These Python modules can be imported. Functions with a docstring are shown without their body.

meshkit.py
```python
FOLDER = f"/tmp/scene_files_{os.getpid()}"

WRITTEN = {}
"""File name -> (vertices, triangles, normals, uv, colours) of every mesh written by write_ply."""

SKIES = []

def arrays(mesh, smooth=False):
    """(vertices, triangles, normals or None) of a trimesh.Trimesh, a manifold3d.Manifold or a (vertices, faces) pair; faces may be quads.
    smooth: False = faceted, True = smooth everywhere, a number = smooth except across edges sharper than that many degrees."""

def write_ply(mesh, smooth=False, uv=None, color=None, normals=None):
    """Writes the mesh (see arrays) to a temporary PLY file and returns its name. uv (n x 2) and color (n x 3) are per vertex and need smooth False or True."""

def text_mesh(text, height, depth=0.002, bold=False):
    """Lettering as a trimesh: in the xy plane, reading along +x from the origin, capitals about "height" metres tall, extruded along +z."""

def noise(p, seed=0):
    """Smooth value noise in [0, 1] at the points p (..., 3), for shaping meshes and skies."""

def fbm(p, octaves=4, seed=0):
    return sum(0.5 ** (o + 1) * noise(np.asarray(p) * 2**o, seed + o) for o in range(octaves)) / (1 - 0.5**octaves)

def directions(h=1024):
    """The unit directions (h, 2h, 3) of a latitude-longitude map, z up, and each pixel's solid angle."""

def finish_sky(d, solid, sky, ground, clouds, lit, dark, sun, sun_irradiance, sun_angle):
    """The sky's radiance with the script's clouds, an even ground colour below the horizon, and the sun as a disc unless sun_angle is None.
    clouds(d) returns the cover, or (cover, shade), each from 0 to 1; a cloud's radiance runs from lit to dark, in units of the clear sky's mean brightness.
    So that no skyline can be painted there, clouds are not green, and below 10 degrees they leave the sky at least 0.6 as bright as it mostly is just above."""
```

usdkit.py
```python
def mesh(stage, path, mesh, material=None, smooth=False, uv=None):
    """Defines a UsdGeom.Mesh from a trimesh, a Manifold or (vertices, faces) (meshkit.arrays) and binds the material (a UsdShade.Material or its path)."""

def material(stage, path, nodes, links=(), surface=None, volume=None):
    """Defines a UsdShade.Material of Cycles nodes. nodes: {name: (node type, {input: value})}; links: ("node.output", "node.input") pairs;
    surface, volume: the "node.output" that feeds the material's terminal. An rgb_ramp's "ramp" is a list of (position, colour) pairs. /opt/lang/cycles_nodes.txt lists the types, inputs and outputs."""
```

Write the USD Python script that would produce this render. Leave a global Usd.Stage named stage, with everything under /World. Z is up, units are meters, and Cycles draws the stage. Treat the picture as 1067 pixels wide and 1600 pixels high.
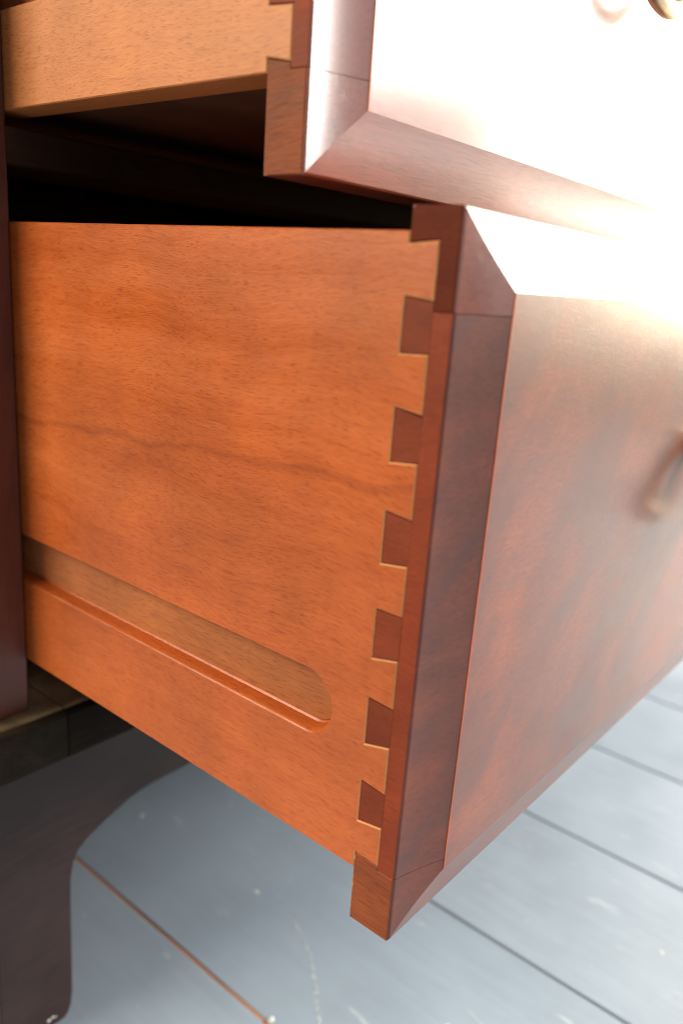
import math
import numpy as np, trimesh, manifold3d, usdkit, meshkit
from manifold3d import Manifold
from shapely.geometry import Polygon
from pxr import Usd, UsdGeom, UsdLux, UsdShade, Gf, Sdf

rng = np.random.default_rng(7)
stage = Usd.Stage.CreateInMemory()
UsdGeom.SetStageUpAxis(stage, 'Z'); UsdGeom.SetStageMetersPerUnit(stage, 1.0)
world = UsdGeom.Xform.Define(stage, '/World'); stage.SetDefaultPrim(world.GetPrim())
UsdGeom.Scope.Define(stage, '/World/Looks')

# ---------------------------------------------------------------- camera, lamps, exposure
CAM = np.array([-0.2018016, -0.3668035, 0.2271548])
RIGHT = np.array([0.63990575, -0.76517824, 0.07087241])
UP = np.array([0.16762631, 0.22899707, 0.95888569])
FWD = np.array([0.74994804, 0.60171638, -0.27480055])
cam = UsdGeom.Camera.Define(stage, '/World/camera')
m = Gf.Matrix4d(1)
for i, a in enumerate((RIGHT, UP, -FWD)):
    m.SetRow(i, Gf.Vec4d(*map(float, a), 0))
m.SetRow(3, Gf.Vec4d(*map(float, CAM), 1))
cam.AddTransformOp().Set(m)
cam.CreateHorizontalApertureAttr(36.0); cam.CreateVerticalApertureAttr(36.0 * 1024 / 682)
cam.CreateFocalLengthAttr(1255.8566 / 1067 * 36.0)
cam.CreateFStopAttr(9.0); cam.CreateFocusDistanceAttr(0.318)
cam.CreateClippingRangeAttr(Gf.Vec2f(0.01, 100))
cam.CreateExposureAttr(0.0)


def rect_light(name, pos, target, w, h, intensity, color):
    pos, target = np.array(pos, float), np.array(target, float)
    z = pos - target; z /= np.linalg.norm(z)
    x = np.cross([0, 0, 1.0], z); x /= np.linalg.norm(x); y = np.cross(z, x)
    l = UsdLux.RectLight.Define(stage, '/World/' + name)
    mm = Gf.Matrix4d(1)
    for i, a in enumerate((x, y, z)):
        mm.SetRow(i, Gf.Vec4d(*map(float, a), 0))
    mm.SetRow(3, Gf.Vec4d(*map(float, pos), 1))
    l.AddTransformOp().Set(mm)
    l.CreateWidthAttr(w); l.CreateHeightAttr(h); l.CreateIntensityAttr(intensity); l.CreateColorAttr(Gf.Vec3f(*color))
    return l


# the bright window to the front and right, a paler window on the left, the ceiling's soft light, and added glare and fill lights
rect_light('window_light', (2.95, -0.95, 1.55), (1.95, -0.70, 1.55), 1.35, 2.1, 27.0, (1.0, 0.93, 0.79))
rect_light('middle_window_light', (2.20, -1.90, 1.50), (1.20, -1.15, 1.50), 1.0, 1.1, 30.0, (1.0, 0.96, 0.88))
rect_light('added_low_glow_light', (3.0, -0.72, 0.40), (2.0, -0.50, 0.38), 0.75, 0.42, 36.0, (1.0, 0.86, 0.60))  # added source, no real window: spreads a warm glow over the lower panel
rect_light('added_cove_light', (1.08, -2.62, 1.02), (0.05, -.2, .9), 0.36, 0.80, 42.0, (1.0, 0.97, 0.92))  # added source, placed to whiten the cove of the upper drawer
rect_light('side_window_light', (-1.55, 0.75, 1.20), (0.0, -0.1, 0.1), 1.2, 1.2, 15.0, (1.0, 0.92, 0.72))
rect_light('ceiling_light', (-0.3, -1.4, 2.3), (0.0, -0.6, 0.0), 2.4, 2.4, 0.35, (1.0, 0.97, 0.93))

rect_light('room_fill_light', (-0.4, -3.2, 1.3), (0.0, 0.0, 0.6), 4.0, 2.6, 1.20, (1.0, 0.96, 0.92))  # added soft fill, stands for bounce from the room behind the camera

# ---------------------------------------------------------------- helpers
COUNT = {}


def numbered(path):
    n = COUNT.get(path, 0); COUNT[path] = n + 1
    return path if n == 0 else f'{path}_{n:03d}'


BASE = {}


def thing(name, label, cat, base, group=None, kind=None):
    path = numbered('/World/' + name)
    x = UsdGeom.Xform.Define(stage, path); x.AddTranslateOp().Set(Gf.Vec3d(*map(float, base)))
    p = x.GetPrim()
    if label: p.SetCustomDataByKey('label', label)
    if cat: p.SetCustomDataByKey('category', cat)
    if group: p.SetCustomDataByKey('group', group)
    if kind: p.SetCustomDataByKey('kind', kind)
    BASE[path] = np.array(base, float)
    return path


def part(parent, name, mesh, mat, smooth=False, label=None, kind=None):
    """A mesh given in world coordinates, put under its thing or part."""
    path = numbered(parent + '/' + name)
    BASE[path] = BASE[parent]
    if hasattr(mesh, 'to_mesh'):
        mm = mesh.to_mesh(); mesh = trimesh.Trimesh(mm.vert_properties[:, :3], mm.tri_verts, process=False)
    v = np.array(mesh.vertices) - BASE[parent]
    g = usdkit.mesh(stage, path, trimesh.Trimesh(v, np.array(mesh.faces), process=False), mat, smooth=smooth)
    if label: g.GetPrim().SetCustomDataByKey('label', label)
    if kind: g.GetPrim().SetCustomDataByKey('kind', kind)
    return path


def cube(x0, x1, y0, y1, z0, z1):
    return Manifold.cube((x1 - x0, y1 - y0, z1 - z0)).translate((x0, y0, z0))


def bev(x0, x1, y0, y1, z0, z1, c=0.0008):
    """A box with chamfered edges."""
    pts = []
    for a in (0, 1, 2):
        lo, hi = np.array([x0, y0, z0]) + c, np.array([x1, y1, z1]) - c
        lo[a] -= c; hi[a] += c
        pts += [(X, Y, Z) for X in (lo[0], hi[0]) for Y in (lo[1], hi[1]) for Z in (lo[2], hi[2])]
    return Manifold.hull_points(np.array(pts))


def offset_ring(p, d):
    """The closed ring p (counter-clockwise) moved inwards by d, vertex by vertex."""
    a = p - np.roll(p, 1, 0); b = np.roll(p, -1, 0) - p
    a /= np.linalg.norm(a, axis=1)[:, None]; b /= np.linalg.norm(b, axis=1)[:, None]
    na, nb = np.stack([-a[:, 1], a[:, 0]], 1), np.stack([-b[:, 1], b[:, 0]], 1)
    k = 1 + (na * nb).sum(1)
    return p + d * (na + nb) / k[:, None]


def chamfer_slab(ring, lo, hi, axes, c=0.0, c_hi=0.0):
    """The ring (n,2) extruded between lo and hi along the third axis; chamfer c on the lo face, c_hi on the hi face."""
    ring = np.asarray(ring, float)
    area = np.sum(ring[:, 0] * np.roll(ring[:, 1], -1) - np.roll(ring[:, 0], -1) * ring[:, 1])
    if area < 0: ring = ring[::-1]
    layers = []
    if c > 0: layers += [(offset_ring(ring, c), lo), (ring, lo + c)]
    else: layers += [(ring, lo)]
    if c_hi > 0: layers += [(ring, hi - c_hi), (offset_ring(ring, c_hi), hi)]
    else: layers += [(ring, hi)]
    n = len(ring); V = []; F = []
    for r, h in layers:
        for q in r:
            P = [0, 0, 0]; P[axes[0]], P[axes[1]], P[axes[2]] = q[0], q[1], h
            V.append(P)
    for k in range(len(layers) - 1):
        for i in range(n):
            j = (i + 1) % n; a, b = k * n, (k + 1) * n
            F += [(a + i, a + j, b + j), (a + i, b + j, b + i)]
    import mapbox_earcut
    for k, flip in ((0, True), (len(layers) - 1, False)):
        t = mapbox_earcut.triangulate_float64(layers[k][0], np.array([n], np.uint32)).reshape(-1, 3)
        for a, b, d in t:
            F.append((k * n + a, k * n + d, k * n + b) if flip else (k * n + a, k * n + b, k * n + d))
    tm = trimesh.Trimesh(np.array(V), np.array(F), process=False)
    if tm.volume < 0: tm.invert()
    return tm


def to_manifold(tm):
    return Manifold(manifold3d.Mesh(np.asarray(tm.vertices, np.float32), np.asarray(tm.faces, np.uint32)))


def tube(points, r, sides=14, closed=True):
    p = np.asarray(points, float); n = len(p)
    r = np.broadcast_to(r, (n,))
    t = np.roll(p, -1, 0) - np.roll(p, 1, 0) if closed else np.gradient(p, axis=0)
    t /= np.linalg.norm(t, axis=1)[:, None]
    ref = np.array([0, 1.0, 0]); a = np.cross(t, ref); a /= np.linalg.norm(a, axis=1)[:, None]; b = np.cross(t, a)
    ang = np.arange(sides) * 2 * np.pi / sides
    v = p[:, None] + r[:, None, None] * (np.cos(ang)[None, :, None] * a[:, None] + np.sin(ang)[None, :, None] * b[:, None])
    F = []
    for i in range(n if closed else n - 1):
        for j in range(sides):
            i2, j2 = (i + 1) % n, (j + 1) % sides
            F += [(i * sides + j, i2 * sides + j2, i2 * sides + j), (i * sides + j, i * sides + j2, i2 * sides + j2)]
    tm = trimesh.Trimesh(v.reshape(-1, 3), np.array(F), process=False)
    if tm.volume < 0: tm.invert()
    return tm


def lathe_y(profile, cx, cz, sides=28):
    """profile: (radius, y) pairs turned about the line x = cx, z = cz."""
    ang = np.arange(sides) * 2 * np.pi / sides
    V = [(cx + r * math.cos(a), y, cz + r * math.sin(a)) for r, y in profile for a in ang]
    F = []
    for k in range(len(profile) - 1):
        for i in range(sides):
            j = (i + 1) % sides
            F += [(k * sides + i, k * sides + j, (k + 1) * sides + j), (k * sides + i, (k + 1) * sides + j, (k + 1) * sides + i)]
    tm = trimesh.Trimesh(np.array(V), np.array(F)); tm.fix_normals()
    return tm


# ---------------------------------------------------------------- materials
def wood(name, tones, grain, coat_ior=1.5, rough=0.4, coat=0.0, coat_rough=0.2, pore=0.5, blotch=0.25, bump=0.15, fig_scale=38.0, along=0.07, pore_scale=1500.0, spec=0.5, streak=False, mottle=None, seed=0.0, sparkle=0.0):
    """Wood with its grain along an axis: broad figure, fibres, short dark pores and uneven stain."""
    sc = {'x': (along, 1, 1), 'y': (1, along, 1), 'z': (1, 1, along)}[grain]
    sp = {'x': (.06, 1, 1), 'y': (1, .06, 1), 'z': (1, 1, .06)}[grain]
    N = {
        'g': ('geometry', {}),
        'w': ('noise_texture', {'scale': 9.0, 'detail': 2.0}),
        'wo': ('vector_math', {'math_type': 'multiply_add', 'vector2': (.02, .02, .02), 'vector3': (seed, seed * .7, seed * .3)}),
        'ad': ('vector_math', {'math_type': 'add'}),
        'm1': ('mapping', {'scale': sc}), 'm2': ('mapping', {'scale': sp}),
        'fig': ('noise_texture', {'scale': fig_scale, 'detail': 5.0, 'roughness': .6, 'distortion': .35}),
        'fib': ('noise_texture', {'scale': fig_scale * 14, 'detail': 3.0, 'roughness': .65}),
        'por': ('noise_texture', {'scale': pore_scale, 'detail': 1.5, 'roughness': .5}),
        'blo': ('noise_texture', {'scale': 16.0, 'detail': 3.0, 'roughness': .55}),
        'mf': ('mix_float', {'fac': .42}),
        'rmp': ('rgb_ramp', {'ramp': tones}),
        'prm': ('map_range', {'from_min': .53, 'from_max': .72, 'to_min': 0.0, 'to_max': pore, 'clamp': True}),
        'pm': ('map_range', {'from_min': .40, 'from_max': .62, 'clamp': True}),
        'pmul': ('math', {'math_type': 'multiply'}),
        'dk': ('mix_color', {'blend_type': 'multiply', 'b': (.58, .42, .33)}),
        'bm': ('map_range', {'from_min': .3, 'from_max': .7, 'to_min': 1 - blotch, 'to_max': 1 + blotch * .6, 'clamp': True}),
        'bl': ('vector_math', {'math_type': 'scale'}),
        'hs': ('mix_float', {'fac': .5}),
        'bu': ('bump', {'strength': bump, 'distance': .0006}),
        'rr': ('map_range', {'from_min': .3, 'from_max': .7, 'to_min': max(rough - .07, .03), 'to_max': rough + .09}),
        'p': ('principled_bsdf', {'roughness': rough, 'coat_weight': coat, 'coat_roughness': coat_rough, 'coat_ior': coat_ior, 'specular_ior_level': spec}),
    }
    L = [('g.position', 'w.vector'), ('w.color', 'wo.vector1'), ('g.position', 'ad.vector1'), ('wo.vector', 'ad.vector2'),
         ('ad.vector', 'm1.vector'), ('ad.vector', 'm2.vector'), ('m1.vector', 'fig.vector'), ('m1.vector', 'fib.vector'), ('m2.vector', 'por.vector'),
         ('ad.vector', 'blo.vector'), ('fig.fac', 'mf.a'), ('fib.fac', 'mf.b'), ('mf.result', 'rmp.fac'),
         ('por.fac', 'prm.value'), ('fig.fac', 'pm.value'), ('prm.result', 'pmul.value1'), ('pm.result', 'pmul.value2'),
         ('rmp.color', 'dk.a'), ('prm.result', 'dk.fac'), ('blo.fac', 'bm.value'), ('dk.result', 'bl.vector1'), ('bm.result', 'bl.scale'),
         ('fib.fac', 'hs.a'), ('por.fac', 'hs.b'), ('hs.result', 'bu.height'), ('bu.normal', 'p.normal'), ('fig.fac', 'rr.value'), ('rr.result', 'p.roughness')]
    last = 'bl.vector'
    if streak:   # one long dark mineral streak that wanders across the board, and a lighter rubbed patch
        N |= {'sx': ('separate_xyz', {}), 'sl': ('math', {'math_type': 'multiply_add', 'value2': .058, 'value3': -.1532}),
              'sd': ('math', {'math_type': 'add'}), 'sn': ('noise_texture', {'scale': 30.0, 'detail': 2.0}), 'sn2': ('math', {'math_type': 'multiply_add', 'value2': .012, 'value3': -.006}),
              'sa': ('math', {'math_type': 'add'}), 'sab': ('math', {'math_type': 'absolute'}),
              'sr': ('map_range', {'from_min': .0002, 'from_max': .0024, 'to_min': .36, 'to_max': 0.0, 'clamp': True}),
              'sm': ('mix_color', {'blend_type': 'multiply', 'b': (.45, .33, .28)})}
        L += [('g.position', 'sx.vector'), ('sx.y', 'sl.value1'), ('sl.value', 'sd.value1'), ('sx.z', 'sd.value2'), ('g.position', 'sn.vector'), ('sn.fac', 'sn2.value1'),
              ('sd.value', 'sa.value1'), ('sn2.value', 'sa.value2'), ('sa.value', 'sab.value1'), ('sab.value', 'sr.value'), ('sr.result', 'sm.fac'), (last, 'sm.a')]
        last = 'sm.result'
    if mottle:   # plum-pudding figure: long darker clouds
        N |= {'mm0': ('mapping', {'rotation': mottle[1]}), 'mm': ('mapping', {'scale': (1, 1, .33)}), 'mn': ('noise_texture', {'scale': 42.0, 'detail': 3.0, 'roughness': .5, 'distortion': .4}),
              'mr': ('map_range', {'from_min': .46, 'from_max': .60, 'to_min': 0.0, 'to_max': mottle[2], 'clamp': True}),
              'mc': ('mix_color', {'b': mottle[0]})}
        L += [('ad.vector', 'mm0.vector'), ('mm0.vector', 'mm.vector'), ('mm.vector', 'mn.vector'), ('mn.fac', 'mr.value'), ('mr.result', 'mc.fac'), (last, 'mc.a')]
        last = 'mc.result'
    L.append((last, 'p.base_color'))
    if coat > 0:   # the polish follows the open pores a little
        N |= {'cm': ('mapping', {'scale': tuple(1 if q == 1 else .35 for q in sc)}), 'cn': ('noise_texture', {'scale': 2600.0, 'detail': 1.0}),
              'cr': ('map_range', {'from_min': .60, 'from_max': .74, 'clamp': True}), 'cb': ('bump', {'strength': min(1.0, bump * .5 + sparkle), 'distance': .0003, 'invert': True})}
        L += [('g.position', 'cm.vector'), ('cm.vector', 'cn.vector'), ('cn.fac', 'cr.value'), ('cr.result', 'cb.height'), ('cb.normal', 'p.coat_normal')]
    return usdkit.material(stage, '/World/Looks/' + name, N, L, surface='p.BSDF')


def lerp_tones(a, b, c):
    return [(0.0, a), (.42, b), (.58, b), (1.0, c)]


SIDE = wood('stained_side_wood', [(.25, (.36, .064, .009)), (.5, (.475, .101, .018)), (.75, (.56, .138, .029))], 'y', rough=.37, pore=.85, blotch=.24, bump=.22, streak=True, fig_scale=60, pore_scale=3300)
SIDE_PALE = wood('pale_side_wood', [(.25, (.42, .128, .033)), (.5, (.53, .172, .048)), (.75, (.62, .225, .068))], 'y', rough=.5, pore=.8, blotch=.16, bump=.2, seed=3.1, fig_scale=60, pore_scale=3300)
RAW = wood('raw_groove_wood', [(.25, (.27, .068, .015)), (.5, (.38, .105, .025)), (.75, (.48, .15, .042))], 'y', rough=.7, pore=.8, blotch=.2, bump=.4, seed=5.2, pore_scale=2300)
END = wood('end_grain_wood', [(.25, (.17, .026, .008)), (.5, (.235, .037, .011)), (.75, (.295, .052, .016))], 'y', rough=.55, spec=.25, pore=.35, blotch=.3, bump=.2, fig_scale=70, along=.3, seed=1.3)
END_PIN = wood('pin_end_wood', [(.25, (.15, .025, .008)), (.5, (.205, .034, .0105)), (.75, (.26, .047, .0145))], 'y', rough=.6, spec=.25, pore=.35, blotch=.3, bump=.2, fig_scale=70, along=.3, seed=2.3)
END_TOP = wood('dark_end_grain_wood', [(.25, (.08, .016, .008)), (.5, (.115, .022, .010)), (.75, (.15, .030, .013))], 'y', rough=.7, spec=.1, pore=.35, blotch=.3, bump=.1, fig_scale=70, along=.3, seed=12.3)
END_LIP = wood('brown_end_grain_wood', [(.25, (.13, .028, .008)), (.5, (.24, .055, .016)), (.75, (.32, .085, .028))], 'y', rough=.6, pore=.6, blotch=.4, bump=.25, fig_scale=90, along=.15, seed=14.3, spec=.25)
EDGE = wood('pale_lit_worn_edge_wood', [(.25, (.50, .19, .06)), (.5, (.66, .28, .10)), (.75, (.74, .36, .15))], 'y', rough=.7, pore=.2, blotch=.3, bump=.1, seed=2.9)  # pale wear; on the tails the colour also holds caught light
FRONT = wood('polished_front_wood', [(.28, (.085, .020, .010)), (.48, (.14, .030, .012)), (.72, (.225, .049, .017))], 'x', rough=.55, spec=.2, coat=.8, coat_ior=1.45, coat_rough=.30, pore=.45, blotch=.35, bump=.12, fig_scale=55, along=.4, mottle=((.075, .024, .021), (0, -.75, 0), .50), seed=4.4, sparkle=.05)
FRONT_UP = wood('glossy_front_wood', [(.25, (.13, .023, .012)), (.5, (.19, .034, .019)), (.75, (.245, .050, .027))], 'x', rough=.5, spec=.2, coat=1.0, coat_ior=1.7, coat_rough=.19, pore=.45, blotch=.3, bump=.05, fig_scale=30, along=.25, seed=5.9, sparkle=.0)
RAIL = wood('polished_rail_wood', [(.25, (.12, .026, .013)), (.5, (.20, .040, .019)), (.75, (.27, .060, .028))], 'x', rough=.5, spec=.25, coat=1.0, coat_ior=1.7, coat_rough=.17, pore=.6, blotch=.25, bump=.16, fig_scale=50, seed=8.4, sparkle=.0)
CARC = wood('dark_carcass_wood', [(.25, (.055, .012, .007)), (.5, (.085, .019, .010)), (.75, (.12, .028, .014))], 'z', rough=.42, coat=.0, spec=.4, pore=.3, blotch=.35, bump=.1, fig_scale=30, seed=6.1)
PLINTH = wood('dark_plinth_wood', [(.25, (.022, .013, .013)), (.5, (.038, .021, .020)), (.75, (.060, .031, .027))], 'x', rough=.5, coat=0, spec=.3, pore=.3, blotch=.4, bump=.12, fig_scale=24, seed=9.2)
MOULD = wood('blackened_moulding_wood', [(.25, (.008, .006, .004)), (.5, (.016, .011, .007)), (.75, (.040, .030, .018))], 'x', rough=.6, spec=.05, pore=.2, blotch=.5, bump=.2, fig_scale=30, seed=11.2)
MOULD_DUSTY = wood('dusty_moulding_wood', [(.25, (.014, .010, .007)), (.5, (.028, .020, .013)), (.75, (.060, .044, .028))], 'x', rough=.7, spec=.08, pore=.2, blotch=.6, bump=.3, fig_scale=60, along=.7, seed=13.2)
INNER = wood('unfinished_inner_wood', [(.25, (.10, .045, .02)), (.5, (.15, .07, .034)), (.75, (.20, .10, .05))], 'x', rough=.75, pore=.4, blotch=.3, bump=.2, spec=.3, seed=7.7)
DUSTY = wood('dusty_ledge_wood', [(.25, (.10, .072, .042)), (.5, (.32, .235, .14)), (.75, (.50, .39, .25))], 'x', rough=.85, pore=.2, blotch=.7, bump=.3, fig_scale=60, along=.6, spec=.2, seed=10.5)
LIT_WORN = wood('lit_worn_red_edge_wood', [(.3, (.22, .035, .015)), (.5, (.42, .075, .025)), (.7, (.55, .13, .05))], 'z', rough=.6, spec=.2, pore=.3, blotch=.4, seed=15.5, fig_scale=80, along=.3)  # worn red wood, brightened to carry the light on the arris
SHADE = wood('shaded_inner_wood', [(.25, (.020, .010, .006)), (.5, (.032, .016, .009)), (.75, (.045, .022, .012))], 'x', rough=.85, spec=.08, pore=.3, blotch=.3, bump=.1, seed=16.1)  # inner wood darkened: shade of the recess is put into its colour
BRASS = usdkit.material(stage, '/World/Looks/brass', {
    'g': ('geometry', {}), 'n': ('noise_texture', {'scale': 160.0, 'detail': 4.0}), 'r': ('rgb_ramp', {'ramp': [(.3, (.66, .45, .25)), (.7, (.86, .66, .42))]}),
    'p': ('principled_bsdf', {'metallic': .85, 'roughness': .42})}, [('g.position', 'n.vector'), ('n.fac', 'r.fac'), ('r.color', 'p.base_color')], surface='p.BSDF')
FLECK = usdkit.material(stage, '/World/Looks/white_fleck', {'p': ('principled_bsdf', {'base_color': (.54, .55, .54), 'roughness': .7})}, [], surface='p.BSDF')
SEAM = usdkit.material(stage, '/World/Looks/bare_subfloor', {
    'g': ('geometry', {}), 'm': ('mapping', {'scale': (1, .1, 1)}), 'n': ('noise_texture', {'scale': 120.0, 'detail': 4.0}), 'r': ('rgb_ramp', {'ramp': [(.3, (.09, .075, .06)), (.7, (.22, .19, .16))]}),
    'p': ('principled_bsdf', {'roughness': .9, 'specular_ior_level': .2})}, [('g.position', 'm.vector'), ('m.vector', 'n.vector'), ('n.fac', 'r.fac'), ('r.color', 'p.base_color')], surface='p.BSDF')


def paint(name, tint, seed):
    """Blue-grey floor paint: brushed along the boards, scuffed, with small pale flecks."""
    N = {'g': ('geometry', {}), 'o': ('vector_math', {'math_type': 'add', 'vector2': (seed, seed * 2.3, 0)}),
         'm': ('mapping', {'scale': (1, .12, 1)}), 'br': ('noise_texture', {'scale': 140.0, 'detail': 4.0, 'roughness': .6}),
         'lo': ('noise_texture', {'scale': 7.0, 'detail': 5.0, 'roughness': .6}),
         'rmp': ('rgb_ramp', {'ramp': [(.3, tuple(.84 * t for t in tint)), (.5, tint), (.7, tuple(min(1, 1.10 * t) for t in tint))]}),
         'mf': ('mix_float', {'fac': .3}),
         'm2': ('mapping', {'rotation': (0, 0, .5), 'scale': (1, .22, 1)}), 'sc': ('noise_texture', {'scale': 75.0, 'detail': 3.0, 'roughness': .7}),
         'sr': ('map_range', {'from_min': .66, 'from_max': .76, 'to_min': 0.0, 'to_max': .35, 'clamp': True}),
         'mx': ('mix_color', {'b': (.72, .73, .73)}),
         'rr': ('map_range', {'from_min': .3, 'from_max': .7, 'to_min': .42, 'to_max': .58}),
         'bu': ('bump', {'strength': .13, 'distance': .0006}),
         'p': ('principled_bsdf', {'specular_ior_level': .35})}
    L = [('g.position', 'o.vector1'), ('o.vector', 'm.vector'), ('m.vector', 'br.vector'), ('o.vector', 'lo.vector'), ('lo.fac', 'mf.a'), ('br.fac', 'mf.b'), ('mf.result', 'rmp.fac'),
         ('o.vector', 'm2.vector'), ('m2.vector', 'sc.vector'), ('sc.fac', 'sr.value'), ('sr.result', 'mx.fac'), ('rmp.color', 'mx.a'), ('mx.result', 'p.base_color'),
         ('lo.fac', 'rr.value'), ('rr.result', 'p.roughness'), ('br.fac', 'bu.height'), ('bu.normal', 'p.normal')]
    return usdkit.material(stage, '/World/Looks/' + name, N, L, surface='p.BSDF')


PAINT = [paint('floor_paint', (.265, .322, .40), 0.0), paint('floor_paint_b', (.25, .308, .388), 4.0), paint('floor_paint_c', (.275, .332, .41), 9.0)]

# ---------------------------------------------------------------- floor
FZ = -.2225
floor = thing('floor', 'blue-grey painted wooden floor of wide boards under the chest', None, (0, 0, FZ), kind='structure')
stage.GetPrimAtPath(floor).SetCustomDataByKey('category', 'floor')
SEAMS = [.093, .253, .4065, .5605]
xs = [SEAMS[0] - .155 * k for k in range(10, 0, -1)] + SEAMS + [SEAMS[-1] + .155 * k for k in range(1, 17)]
gap = .0009
for k in range(len(xs) - 1):
    ring = [(xs[k] + gap, -.018), (xs[k + 1] - gap, -.018), (xs[k + 1] - gap, -.0012), (xs[k + 1] - gap - .0004, -.0004), (xs[k + 1] - gap - .0014, 0),
            (xs[k] + gap + .0014, 0), (xs[k] + gap + .0004, -.0004), (xs[k] + gap, -.0012)]
    ring = np.array(ring) + [0, FZ]
    part(floor, 'plank', chamfer_slab(ring, -2.6, 1.4, (0, 2, 1)), PAINT[k % 3], smooth=50)
RUST = usdkit.material(stage, '/World/Looks/bare_board_edge', {
    'g': ('geometry', {}), 'm': ('mapping', {'scale': (1, .15, 1)}), 'n': ('noise_texture', {'scale': 90.0, 'detail': 4.0}), 'r': ('rgb_ramp', {'ramp': [(.3, (.22, .085, .035)), (.7, (.55, .22, .09))]}),
    'p': ('principled_bsdf', {'roughness': .9, 'specular_ior_level': .2})}, [('g.position', 'm.vector'), ('m.vector', 'n.vector'), ('n.fac', 'r.fac'), ('r.color', 'p.base_color')], surface='p.BSDF')
part(floor, 'seam_filler', cube(SEAMS[0] - gap + .00005, SEAMS[0] + gap - .00005, -2.6, 1.4, FZ - .0040, FZ - .0005), RUST, label='bare rust-brown strip in the seam between two boards')
part(floor, 'subfloor', cube(xs[0], xs[-1], -2.6, 1.4, FZ - .03, FZ - .0022), SEAM)


def fleck(x, y, r, a=None, e=1.0, h=.00035, z=FZ):
    n = 7; a = rng.uniform(0, 6.28) if a is None else a
    t = np.arange(n) * 2 * np.pi / n + a; rad = r * rng.uniform(.6, 1.2, n)
    q = np.stack([rad * np.cos(t) * e, rad * np.sin(t)], 1); c, s = math.cos(a), math.sin(a)
    q = q @ np.array([[c, s], [-s, c]]) + [x, y]
    V = [(*p, z - .0002) for p in q] + [(x * .25 + p[0] * .75, y * .25 + p[1] * .75, z + h * rng.uniform(.5, 1)) for p in q] + [(x, y, z + h)]
    F = []
    for i in range(n):
        j = (i + 1) % n
        F += [(i, j, n + j), (i, n + j, n + i), (n + i, n + j, 2 * n)]
    return trimesh.Trimesh(np.array(V), np.array(F), process=False)


fl = []
trail = np.array([(.1893, .0152), (.1792, -.02), (.1655, -.0565), (.1521, -.0843), (.1349, -.1044), (.1146, -.1246), (.100, -.142)])
for k in range(len(trail) - 1):
    n = 9 if k < 2 else 26
    for u in np.linspace(0, 1, n, endpoint=False):
        p = trail[k] + (trail[k + 1] - trail[k]) * (u + rng.uniform(-.02, .02)) + rng.normal(0, .0007 if k else .001, 2)
        d = trail[k + 1] - trail[k]
        fl.append(fleck(p[0], p[1], rng.uniform(.0002, .0007) * (.7 if k < 2 else 1), a=math.atan2(d[1], d[0]) + rng.normal(0, .4), e=rng.uniform(1.2, 2.4), h=.0002))
for k in range(210):
    x, y = rng.uniform(.0, 1.0), rng.uniform(-.75, .12)
    big = rng.random() < .12
    fl.append(fleck(x, y, rng.uniform(.0012, .0026) if big else rng.uniform(.0003, .0010), e=rng.uniform(1, 1.5)))
for k in range(48):
    x, y, a = rng.uniform(.2, .75), rng.uniform(-.55, -.1), rng.normal(1.9, .35)
    fl.append(fleck(x, y, rng.uniform(.0003, .0005), a=a, e=rng.uniform(8, 20), h=.00012))
part(floor, 'paint_fleck', trimesh.util.concatenate(fl), FLECK, kind='stuff', label='white paint flecks and pale scuff trail on the floor boards')
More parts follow.
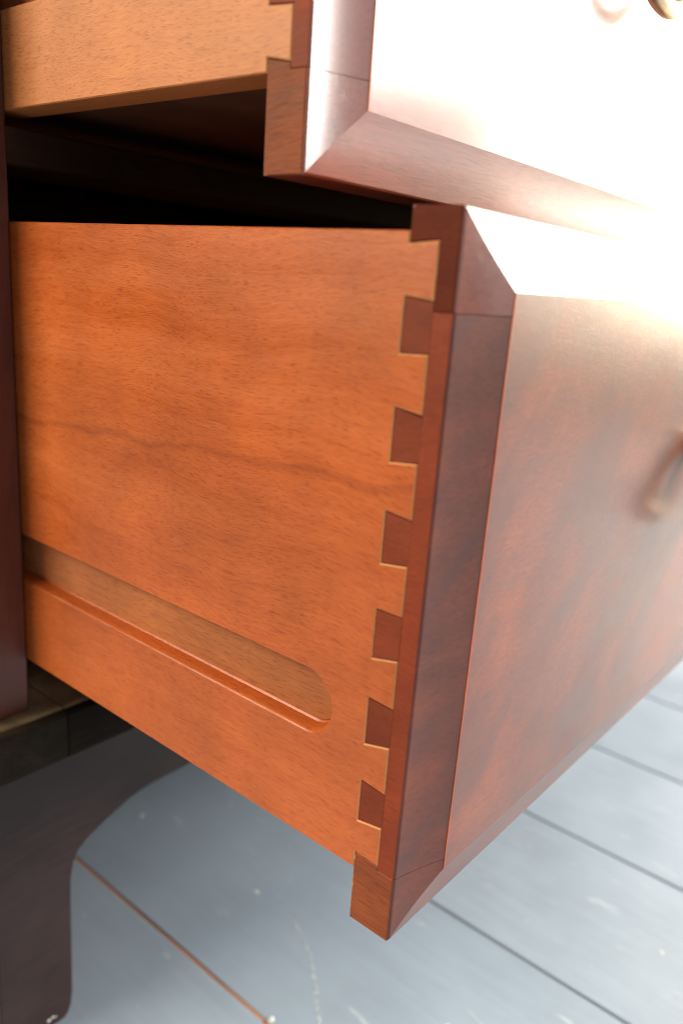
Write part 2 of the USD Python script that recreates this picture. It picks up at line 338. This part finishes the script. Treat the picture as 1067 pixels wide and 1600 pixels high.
part(floor, 'nail_head', trimesh.util.concatenate([
    trimesh.creation.uv_sphere(1, count=[10, 18]).apply_transform(np.diag([.0026, .0021, .0016, 1])).apply_translation((.0957, -.1015, FZ + .0002))]), FLECK, smooth=60)

# ---------------------------------------------------------------- chest of drawers (carcass)
W = .70; DEPTH = .50; TOPZ = .52
chest = thing('chest_of_drawers', 'dark stained wooden chest carcass with bracket feet that the open drawers slide out of', 'chest', (W / 2, .25, FZ))
XL, XR = -.0310, W + .0310
part(chest, 'side_panel', bev(XL, -.0012, 0, DEPTH, -.0078, TOPZ, .0012), CARC, label='left side panel whose front edge shows beside the drawers')
part(chest, 'side_panel', bev(W + .0012, XR, 0, DEPTH, -.0078, TOPZ, .0012), CARC)
part(chest, 'back_panel', cube(-.0012, W + .0012, DEPTH - .010, DEPTH - .001, -.0078, TOPZ), INNER)
part(chest, 'top_board', bev(XL - .012, XR + .012, -.016, DEPTH + .004, TOPZ + .0004, TOPZ + .024, .003), CARC)
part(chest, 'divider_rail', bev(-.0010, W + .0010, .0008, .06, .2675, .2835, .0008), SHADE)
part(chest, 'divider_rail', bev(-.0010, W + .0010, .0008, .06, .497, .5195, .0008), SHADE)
for z, s in ((.0802, 1), (.3420, 1)):
    part(chest, 'drawer_runner', bev(-.0011, .0050, .012, .47, z - .0118, z + .0105, .0006), INNER)
    part(chest, 'drawer_runner', bev(W - .0050, W + .0011, .012, .47, z - .0118, z + .0105, .0006), INNER)
JX = .0143
part(chest, 'bottom_board', bev(XL - .0002, JX - .0005, -.0082, DEPTH, -.0362, -.0082, .0008), DUSTY, label='dusty corner block under the left side panel')
part(chest, 'bottom_board', bev(JX + .0005, XR, -.0082, DEPTH, -.0362, -.0082, .0008), DUSTY)


def bull(x0, x1, flip=False):
    """Bullnose strip along x: profile in (y, z)."""
    t = np.linspace(0, 1, 13)
    front = [(-.0100, -.0090), (-.0118, -.0090), (-.0131, -.0094), (-.0139, -.0102), (-.0143, -.0114)] + [(-.0143 - .0006 * math.sin(u * math.pi), -.0114 - .0246 * u) for u in np.linspace(.08, 1, 9)] + [(-.0139, -.0366)]
    ring = np.array([(-.0088, -.0094)] + front + [(-.0088, -.0366)])
    return ring


def mould(x0, x1):
    return chamfer_slab(bull(x0, x1), x0, x1, (1, 2, 0), c=.0003, c_hi=.0003)


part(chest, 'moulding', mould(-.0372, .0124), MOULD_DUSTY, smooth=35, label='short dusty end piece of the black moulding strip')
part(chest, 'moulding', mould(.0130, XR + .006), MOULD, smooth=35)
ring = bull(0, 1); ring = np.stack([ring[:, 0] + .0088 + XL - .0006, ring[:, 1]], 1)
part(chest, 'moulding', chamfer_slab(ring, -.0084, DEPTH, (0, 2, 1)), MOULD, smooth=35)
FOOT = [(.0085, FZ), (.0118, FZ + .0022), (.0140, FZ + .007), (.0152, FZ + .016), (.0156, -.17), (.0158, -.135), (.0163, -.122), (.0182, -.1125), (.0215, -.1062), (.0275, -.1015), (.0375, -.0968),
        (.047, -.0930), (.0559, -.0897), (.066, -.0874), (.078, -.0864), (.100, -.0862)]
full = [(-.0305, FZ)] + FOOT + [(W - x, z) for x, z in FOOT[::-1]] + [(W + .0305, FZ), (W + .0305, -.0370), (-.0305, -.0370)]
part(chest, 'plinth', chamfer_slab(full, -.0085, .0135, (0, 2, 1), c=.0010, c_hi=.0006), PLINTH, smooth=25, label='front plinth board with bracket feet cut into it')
for sx in (0, 1):  # unseen side boards, made solid to block side light under the chest
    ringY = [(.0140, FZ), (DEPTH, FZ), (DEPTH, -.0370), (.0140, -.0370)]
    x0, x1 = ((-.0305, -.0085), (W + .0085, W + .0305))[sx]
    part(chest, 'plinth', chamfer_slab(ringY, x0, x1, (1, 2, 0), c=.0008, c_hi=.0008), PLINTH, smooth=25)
part(chest, 'paint_fleck', trimesh.util.concatenate([
    trimesh.creation.icosphere(1, r).apply_transform(np.diag([1, .35, .8, 1])).apply_translation((x, -.0086, z)) for x, z, r in ((-.0016, -.2155, .0014), (.0010, -.2150, .0011), (.0030, -.2163, .0007))]), FLECK, smooth=50, label='white paint fleck on the front left foot')

# ---------------------------------------------------------------- drawers
T = .0178        # thickness of the front behind its raised face
YL = .00745      # from the front's edge to the ends of the tails
ST = .0155       # thickness of the drawer's sides
ZB = [.2394, .2247, .2077, .1915, .1740, .1582, .1402, .1243, .1063, .0915, .0735, .0590, .0423, .0289]
ZL = [.2404, .2237, .2082, .1902, .1752, .1571, .1417, .1243, .1086, .0909, .0761, .0578, .0441, .0283]


def make_drawer(base_label, L, z0, H, zb, zl, sb, st, groove, joints, side_mat, handle, tilt=0.0, back=.46):
    d = thing('drawer', base_label, 'drawer', (W / 2, -L + .2, z0), group=None)
    yf = -L; yb, yl = yf + T, yf + YL
    # --- the front: raised panel with a coved margin, in three glued strips
    BW = .0222; BD = .0066
    prof = [(0.0, .0016)] + [(.0003, .0005), (.0009, 0.0)] + [(.0009 + (BW - .0009) * u, -BD * (.66 * u + .34 * u * u)) for u in np.linspace(.05, 1, 24)]
    V, F = [], []
    rings = [(0.0, YL)] + prof
    for i, (ins, h) in enumerate(rings):
        V += [(ins, yf + h, z0 + ins), (W - ins, yf + h, z0 + ins), (W - ins, yf + h, z0 + H - ins), (ins, yf + h, z0 + H - ins)]
    for k in range(len(rings) - 1):
        for i in range(4):
            j = (i + 1) % 4
            F += [(4 * k + i, 4 * k + j, 4 * k + 4 + j), (4 * k + i, 4 * k + 4 + j, 4 * k + 4 + i)]
    n = 4 * (len(rings) - 1)
    F += [(n, n + 1, n + 2), (n, n + 2, n + 3), (0, 2, 1), (0, 3, 2)]
    tm = trimesh.Trimesh(np.array(V), np.array(F), process=False)
    if tm.volume < 0: tm.invert()
    face = to_manifold(tm)
    e = .0004
    gap_ = .00035
    core = cube(ST + gap_, W - ST - gap_, yl - e, yb, z0, z0 + H)
    def lip(za, zb_, zc, zd):   # an end piece of the front above the first or below the last tail
        r = np.array([(yl - e, za), (yb, zb_), (yb, zc), (yl - e, zd)])
        return to_manifold(chamfer_slab(r, 0, W, (1, 2, 0)))
    body = face + core + lip(zl[0] + gap_, zb[0] + gap_, z0 + H, z0 + H) + lip(z0, z0, zb[-1] - gap_, zl[-1] - gap_)
    jt, jb = joints
    fin = BW - .00001
    field = body ^ cube(fin, W - fin, yf - .05, yl - .002, z0 + fin, z0 + H - fin)
    body = body - cube(fin, W - fin, yf - .05, yl - .002, z0 + fin, z0 + H - fin)
    up, rest = body.split_by_plane((0, 0, 1), jt + .00012)
    _, rest = rest.split_by_plane((0, 0, 1), jt - .00012)
    mid, low = rest.split_by_plane((0, 0, 1), jb + .0001)
    _, low = low.split_by_plane((0, 0, 1), jb - .0001)
    FM = FRONT_UP if tilt else FRONT
    fb = part(d, 'front_board', mid, FM, smooth=False, label='board of the drawer front with its coved margin')
    part(d, 'raised_panel', field, FM, smooth=False, label='polished mottled raised panel of the drawer front')
    part(d, 'top_rail', up, RAIL, smooth=False, label='darker glued strip along the top of the drawer front')
    part(d, 'bottom_rail', low, RAIL if tilt else FRONT, smooth=False, label='glued strip along the bottom of the drawer front')
    wy = yf - BD
    part(d, 'lit_worn_edge', bev(BW - .0003, BW + .0003, wy - .00012, wy + .0006, z0 + BW, z0 + H - BW, .00005), LIT_WORN, label='reddish worn arris of the raised panel, brightened as if catching light')  # wear, with the light it catches put into the colour
    # end-grain veneer of the front's end: the bare end of the board and, between the tails, its pins
    x0 = -.0004
    ye = yf + .0007
    part(d, 'end_grain', chamfer_slab(np.array([(ye, jt + .00006), (yl - .0002, jt + .00006), (yl - .0002, zl[0] + gap_), (yb - .0004, zb[0] + gap_), (yb, zb[0] + gap_ + .0006), (yb, z0 + H - .0011), (yb - .0012, z0 + H - .00008), (ye, z0 + H - .00008)]), x0, .0012, (1, 2, 0), c=.0003), END_PIN if tilt else END_TOP, label='darker end of the glued top strip')
    part(d, 'end_grain', chamfer_slab(np.array([(ye, jb + .00006), (yl - .0002, jb + .00006), (yl - .0002, jt - .00006), (ye, jt - .00006)]), x0, .0012, (1, 2, 0), c=.0001), END_PIN if tilt else END)
    part(d, 'end_grain', chamfer_slab(np.array([(ye, z0 + .00008), (yb - .0018, z0 + .00008), (yb, z0 + .0018), (yb, zb[-1] - gap_ - .0004), (yb - .0004, zb[-1] - gap_), (yl - .0002, zl[-1] - gap_), (yl - .0002, jb - .00006), (ye, jb - .00006)]), x0, .0012, (1, 2, 0), c=.0003), END_LIP, label='brown end of the glued bottom strip')
    for k in range(1, len(zb) - 1, 2):
        for s in (0, 1):
            r = np.array([(yl - .00018, zl[k] - gap_), (yb - gap_, zb[k] - gap_), (yb - gap_, zb[k + 1] + gap_), (yl - .00018, zl[k + 1] + gap_)])
            r[:, 1] += rng.normal(0, .00012, 4)
            xa, xb = ((x0 + rng.uniform(-.0001, .0001), ST), (W - ST, W))[s]
            part(fb, 'dovetail_pin', chamfer_slab(r, xa, xb, (1, 2, 0)), END_PIN)
    # --- the sides: tails at the front end, a routed runner groove behind
    yback = yf + back
    ring = [(yback, sb), (yback, st)]
    ring += [(yb, st), (yb, zb[0]), (yl, zl[0])]
    for k in range(1, len(zb) - 1, 2):
        ring += [(yl, zl[k]), (yb, zb[k]), (yb, zb[k + 1]), (yl, zl[k + 1])]
    ring += [(yl, zl[-1]), (yb, zb[-1]), (yb, sb)]
    ring = np.array(ring)
    ring[1:-1, 1] += 0
    gz0, gz1, gy = groove
    rad = (gz1 - gz0) / 2; cz = (gz0 + gz1) / 2
    def lipped(dn, x):   # the groove's outline with its lower edge eased by dn
        r = rad + dn / 2; c0 = cz - dn / 2
        a = np.linspace(math.pi / 2, 3 * math.pi / 2, 22)
        P = [(x, gy + rad + r * math.cos(t), c0 + r * math.sin(t)) for t in a]
        return P + [(x, yback + .05, c0 - r), (x, yback + .05, c0 + r)]
    def stadium(r, x):
        a = np.linspace(math.pi / 2, 3 * math.pi / 2, 22)
        P = [(x, gy + rad + r * math.cos(t), cz + r * math.sin(t)) for t in a]
        return P + [(x, yback + .05, cz - r), (x, yback + .05, cz + r)]
    def grooved(mir):
        s = to_manifold(chamfer_slab(ring, -.0006, ST, (1, 2, 0), c=.00045, c_hi=.0006))
        ease = [(.0016, -.00065), (.0010, -.00045), (.0006, -.0001), (.0003, .0003), (.0001, .0008), (0.0, .0016)]
        cut = Manifold()
        for (d0, xa), (d1, xb) in zip(ease[:-1], ease[1:]):
            cut = cut + Manifold.hull_points(np.array(lipped(d0, xa) + lipped(d1, xb)))
        cut = cut + Manifold.hull_points(np.array(stadium(rad, -.0012) + stadium(rad - .0003, .0060) + stadium(rad - .0011, .0066)))
        s = s - cut
        floor_ = Manifold.hull_points(np.array(stadium(rad - .0024, .0059) + stadium(rad - .0024, .0064)))
        return s, floor_
    s, gf = grooved(0)
    sp = part(d, 'side_board', s, side_mat, smooth=28)
    bed = to_manifold(chamfer_slab(np.array([(p[1], p[2]) for p in stadium(rad - .0014, 0)][::-1]), .00615, .0070, (1, 2, 0)))
    part(sp, 'groove_bed', bed ^ cube(-1, 1, -2, yback - .001, -1, 2), RAW, label='bare wood at the bottom of the runner groove')
    part(d, 'side_board', s.mirror((1, 0, 0)).translate((W, 0, 0)), side_mat, smooth=28)
    part(d, 'bottom_board', cube(ST + .0002, W - ST - .0002, yb + .0002, yback - .013, sb + .006, sb + .012), INNER)
    part(d, 'back_board', bev(ST + .0002, W - ST - .0002, yback - .0125, yback - .0005, sb + .012, st - .004), INNER)
    # the worn arris round the tails, coloured paler for the light it catches
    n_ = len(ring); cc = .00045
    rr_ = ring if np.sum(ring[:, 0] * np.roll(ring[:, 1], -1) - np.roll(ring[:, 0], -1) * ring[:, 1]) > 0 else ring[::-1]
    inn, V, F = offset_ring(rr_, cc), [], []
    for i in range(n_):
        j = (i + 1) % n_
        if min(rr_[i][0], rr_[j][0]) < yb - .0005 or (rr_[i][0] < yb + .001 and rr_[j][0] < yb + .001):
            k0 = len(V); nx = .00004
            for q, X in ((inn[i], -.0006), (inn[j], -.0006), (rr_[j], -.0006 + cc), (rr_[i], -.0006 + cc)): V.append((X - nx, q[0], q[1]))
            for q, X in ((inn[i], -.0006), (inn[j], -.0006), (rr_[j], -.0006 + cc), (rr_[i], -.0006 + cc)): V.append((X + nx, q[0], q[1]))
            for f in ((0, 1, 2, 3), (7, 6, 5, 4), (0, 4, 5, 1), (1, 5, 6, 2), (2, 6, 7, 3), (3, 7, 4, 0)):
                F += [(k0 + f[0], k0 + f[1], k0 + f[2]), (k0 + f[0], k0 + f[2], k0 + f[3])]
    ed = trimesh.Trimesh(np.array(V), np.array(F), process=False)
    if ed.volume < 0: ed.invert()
    part(sp, 'lit_worn_edge', ed, EDGE, label='worn edge round the dovetails with caught light in its pale colour')
    # --- two teardrop pulls
    for hx, hz_top, hz_bot in ((handle[0], handle[1], handle[2]), (W - handle[0], handle[1], handle[2])):
        yp = yf - BD
        tt = np.linspace(0, 2 * np.pi, 56, endpoint=False)
        hgt = hz_top - hz_bot
        zz = (np.cos(tt) + 1) / 2; wid = .029 * np.sin(tt) * (1 - .62 * zz ** 1.3)
        path = np.stack([hx + wid, yp - .0065 - .0085 * (1 - zz), hz_bot + .004 + zz * (hgt - .006)], 1)
        h = part(d, 'handle', tube(path, .0030 + .0012 * (1 - zz)), BRASS, smooth=True, label='brass teardrop drop pull')
        part(h, 'rosette', lathe_y([(0, yp - .0036), (.006, yp - .0036), (.0085, yp - .0026), (.0105, yp - .0010), (.0108, yp - .0001), (0, yp - .0001)], hx, hz_top), BRASS, smooth=30)
        part(h, 'post', lathe_y([(0, yp - .0125), (.003, yp - .0122), (.0048, yp - .0105), (.0042, yp - .008), (.003, yp - .0065), (.0034, yp - .003)], hx, hz_top), BRASS, smooth=40)
    return d


low_drawer = make_drawer('lower mahogany drawer pulled far out above the floor, its whole dovetailed side in view', .2409, 0.0, .25, ZB, ZL, .0222, .2430,
            (.0675, .0925, -.2072), (.2207, .0266), SIDE, (.232, .163, .114))
chips = []
for k in range(9):
    zc = rng.uniform(.001, .027)
    chips.append(trimesh.creation.icosphere(1, rng.uniform(.0002, .00045)).apply_transform(np.diag([.5, .8, rng.uniform(1, 2.2), 1])).apply_translation((-.0003, -.2409 + T - .0002 + rng.normal(0, .0001), zc)))
part(low_drawer, 'chipped_edge', trimesh.util.concatenate(chips), EDGE, kind='stuff', label='pale chips along the rear arris of the bottom strip')
zb2, zl2 = [.2942], [.2922]
z = .2942; k = 0
up_b, up_l = [], []
while z + .0148 + .0176 < .462:
    up_b += [z, z + .0148]; up_l += [z - .0012, z + .0148 - .0010 + .0001]; z += .0325
up_b += [z, z + .0148]; up_l += [z - .0012, z + .0140]
H2 = up_b[-1] + .0105 - .2591
up_b, up_l = up_b[::-1], up_l[::-1]
up_b[-1], up_l[-1] = .2942, .2922
make_drawer('upper mahogany drawer pulled partly out, pale side cut off by the picture edge', .1792, .2591, H2, up_b, up_l, .2897, up_b[0] + .0036,
            (.3295, .3545, -.1452), (.2591 + H2 - .0293, .2901), SIDE_PALE, (.220, .404, .3585), tilt=1)
